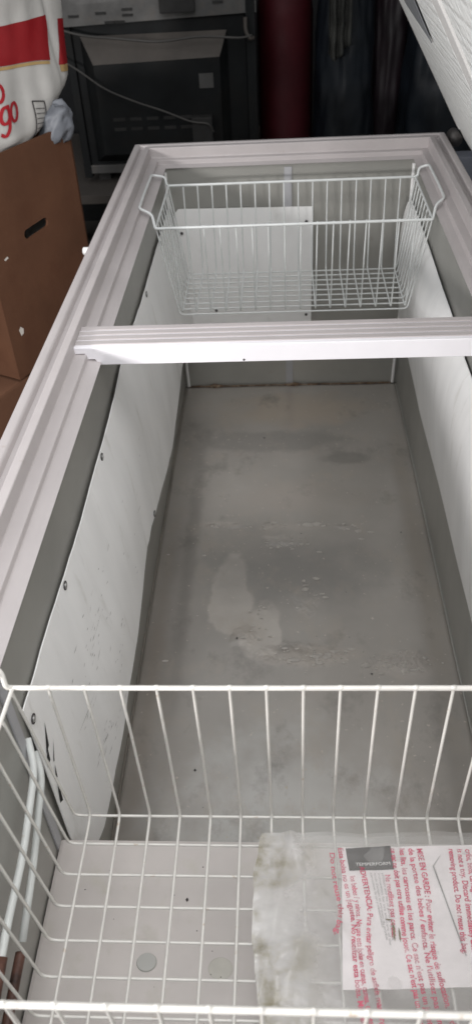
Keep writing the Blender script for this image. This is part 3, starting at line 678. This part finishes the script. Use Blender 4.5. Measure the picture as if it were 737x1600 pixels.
# ================================================================== OVEN AND DARK THINGS BEHIND
ov = empty('built_in_oven', 'dark built-in oven seen from its back, with loose cords, behind the freezer', 'oven', (-.39, 2.6, -.385))
oi = Matrix.Translation(-ov.location)
def op(o, par=ov):
    o.parent = par
    if par is ov: o.matrix_parent_inverse = oi
    return o
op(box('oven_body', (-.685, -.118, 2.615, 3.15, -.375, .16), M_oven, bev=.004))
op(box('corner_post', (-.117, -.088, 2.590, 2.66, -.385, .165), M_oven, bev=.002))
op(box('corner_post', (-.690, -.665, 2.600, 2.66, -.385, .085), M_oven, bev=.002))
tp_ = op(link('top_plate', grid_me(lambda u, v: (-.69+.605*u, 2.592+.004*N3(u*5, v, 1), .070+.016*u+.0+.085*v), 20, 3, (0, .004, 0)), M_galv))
op(box('bottom_rail', (-.665, -.117, 2.600, 2.64, -.372, -.345), M_galv, bev=.002))
# pressed back cover: a raised panel with wide sloping edges
oc = [(-.640, .040), (-.178, .040), (-.178, -.335), (-.640, -.335)]; ic = [(-.602, -.034), (-.202, -.026), (-.205, -.300), (-.605, -.305)]
vv = [(x, 2.612, z) for x, z in oc]+[(x, 2.570, z) for x, z in ic]
op(link('cover_panel', mesh('cover', vv, [(4, 5, 6, 7), (1, 2, 6, 5), (2, 3, 7, 6), (3, 0, 4, 7)]), M_oven))
op(link('cover_slope', mesh('slope', [vv[0], vv[1], vv[5], vv[4]], [(0, 1, 2, 3)]), M_bevel))  # highlight band of the cover, put into the colour
op(box('sticker', (-.270, -.225, 2.566, 2.5695, -.112, -.070), M_galv))
op(box('terminal_box', (-.300, -.235, 2.53, 2.5695, -.268, -.190), M_black, bev=.003))
for k in range(5):
    for j in range(2): op(box('vent_slot', (-.56+k*.055, -.522+k*.055, 2.5685, 2.5698, -.20-j*.03, -.19-j*.03), M_black))
for x, z in [(-.645, .098), (-.560, .103), (-.478, .110), (-.478, .095), (-.35, .118), (-.35, .103), (-.20, .118), (-.535, .078), (-.505, .078)]:
    op(box('plate_slot', (x-.016, x+.016, 2.586, 2.592, z-.0035, z+.0035), M_black))
op(box('control_box', (-.375, -.268, 2.555, 2.59, .098, .150), M_black, bev=.004))
def cordpath(px): return round_path(px, .05, 5)
op(tube('cord', cordpath([(-.70, 2.54, -.005), (-.640, 2.53, -.040), (-.57, 2.53, -.095), (-.47, 2.52, -.135), (-.38, 2.52, -.165), (-.30, 2.52, -.200), (-.245, 2.52, -.205), (-.232, 2.535, -.235)]), .0030, M_cord))
op(tube('cord', cordpath([(-.700, 2.55, .075), (-.62, 2.545, .052), (-.50, 2.54, .040), (-.38, 2.535, .026), (-.26, 2.54, .038), (-.13, 2.55, .025), (-.10, 2.57, .028)]), .0035, M_cord))
op(link('cord_hook', tube_me(round_path([(-.118, 2.58, .075), (-.118, 2.57, .04), (-.105, 2.565, .018), (-.095, 2.58, .02)], .02), .006, 8), M_bevel, smooth=True))
for x in (-.63, -.15): op(box('foot', (x-.02, x+.02, 2.64, 2.70, -.405, -.375), M_black))
cbn = empty('low_bench', 'dusty low wooden bench under the oven', 'bench', (-.45, 2.8, -.82))
for nm, ext in [('bench_top', (-.95, .05, 2.48, 3.25, -.435, -.4055)), ('leg', (-.93, -.87, 2.50, 2.56, -.82, -.436)), ('leg', (-.02, .04, 2.50, 2.56, -.82, -.436)), ('leg', (-.93, -.87, 3.16, 3.22, -.82, -.436)), ('leg', (-.02, .04, 3.16, 3.22, -.82, -.436))]:
    o = box(nm, ext, M_conc, cbn, bev=.003); o.matrix_parent_inverse = Matrix.Translation(-cbn.location)
# dark red cylinder
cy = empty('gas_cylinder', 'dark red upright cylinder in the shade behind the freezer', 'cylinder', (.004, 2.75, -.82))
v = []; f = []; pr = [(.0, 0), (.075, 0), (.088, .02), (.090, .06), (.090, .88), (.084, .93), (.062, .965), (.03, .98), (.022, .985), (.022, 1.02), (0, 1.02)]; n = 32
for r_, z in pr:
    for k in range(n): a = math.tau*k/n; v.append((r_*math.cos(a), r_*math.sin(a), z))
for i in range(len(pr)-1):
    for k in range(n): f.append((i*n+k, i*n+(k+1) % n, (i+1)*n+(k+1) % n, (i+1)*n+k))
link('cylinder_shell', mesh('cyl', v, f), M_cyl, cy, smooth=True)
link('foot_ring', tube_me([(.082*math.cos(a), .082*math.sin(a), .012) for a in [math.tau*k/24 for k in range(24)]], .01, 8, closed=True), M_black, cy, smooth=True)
def sackish(name, label, x, y, rx, ry, h, m, seed, cat='plastic sack', grp=None):
    def fn(u, vv_):
        a = u*math.tau; t = vv_
        k = (.80+.25*math.sin(math.pi*min(1, t*1.1)**.7)) if t < .9 else .95*(1-t)/.1*.9+.02
        r = k*(1+.13*N3(math.cos(a)*1.5+seed, math.sin(a)*1.5, t*3)+.07*N3(math.cos(a)*5+seed, math.sin(a)*5, t*9)+.03*N3(math.cos(a)*12, math.sin(a)*12+seed, t*24))
        return (x+rx*r*math.cos(a), y+ry*r*math.sin(a), -.82+h*t)
    o = link(name, grid_me(fn, 72, 72), m, smooth=True); tag(o, label, cat, grp); return o
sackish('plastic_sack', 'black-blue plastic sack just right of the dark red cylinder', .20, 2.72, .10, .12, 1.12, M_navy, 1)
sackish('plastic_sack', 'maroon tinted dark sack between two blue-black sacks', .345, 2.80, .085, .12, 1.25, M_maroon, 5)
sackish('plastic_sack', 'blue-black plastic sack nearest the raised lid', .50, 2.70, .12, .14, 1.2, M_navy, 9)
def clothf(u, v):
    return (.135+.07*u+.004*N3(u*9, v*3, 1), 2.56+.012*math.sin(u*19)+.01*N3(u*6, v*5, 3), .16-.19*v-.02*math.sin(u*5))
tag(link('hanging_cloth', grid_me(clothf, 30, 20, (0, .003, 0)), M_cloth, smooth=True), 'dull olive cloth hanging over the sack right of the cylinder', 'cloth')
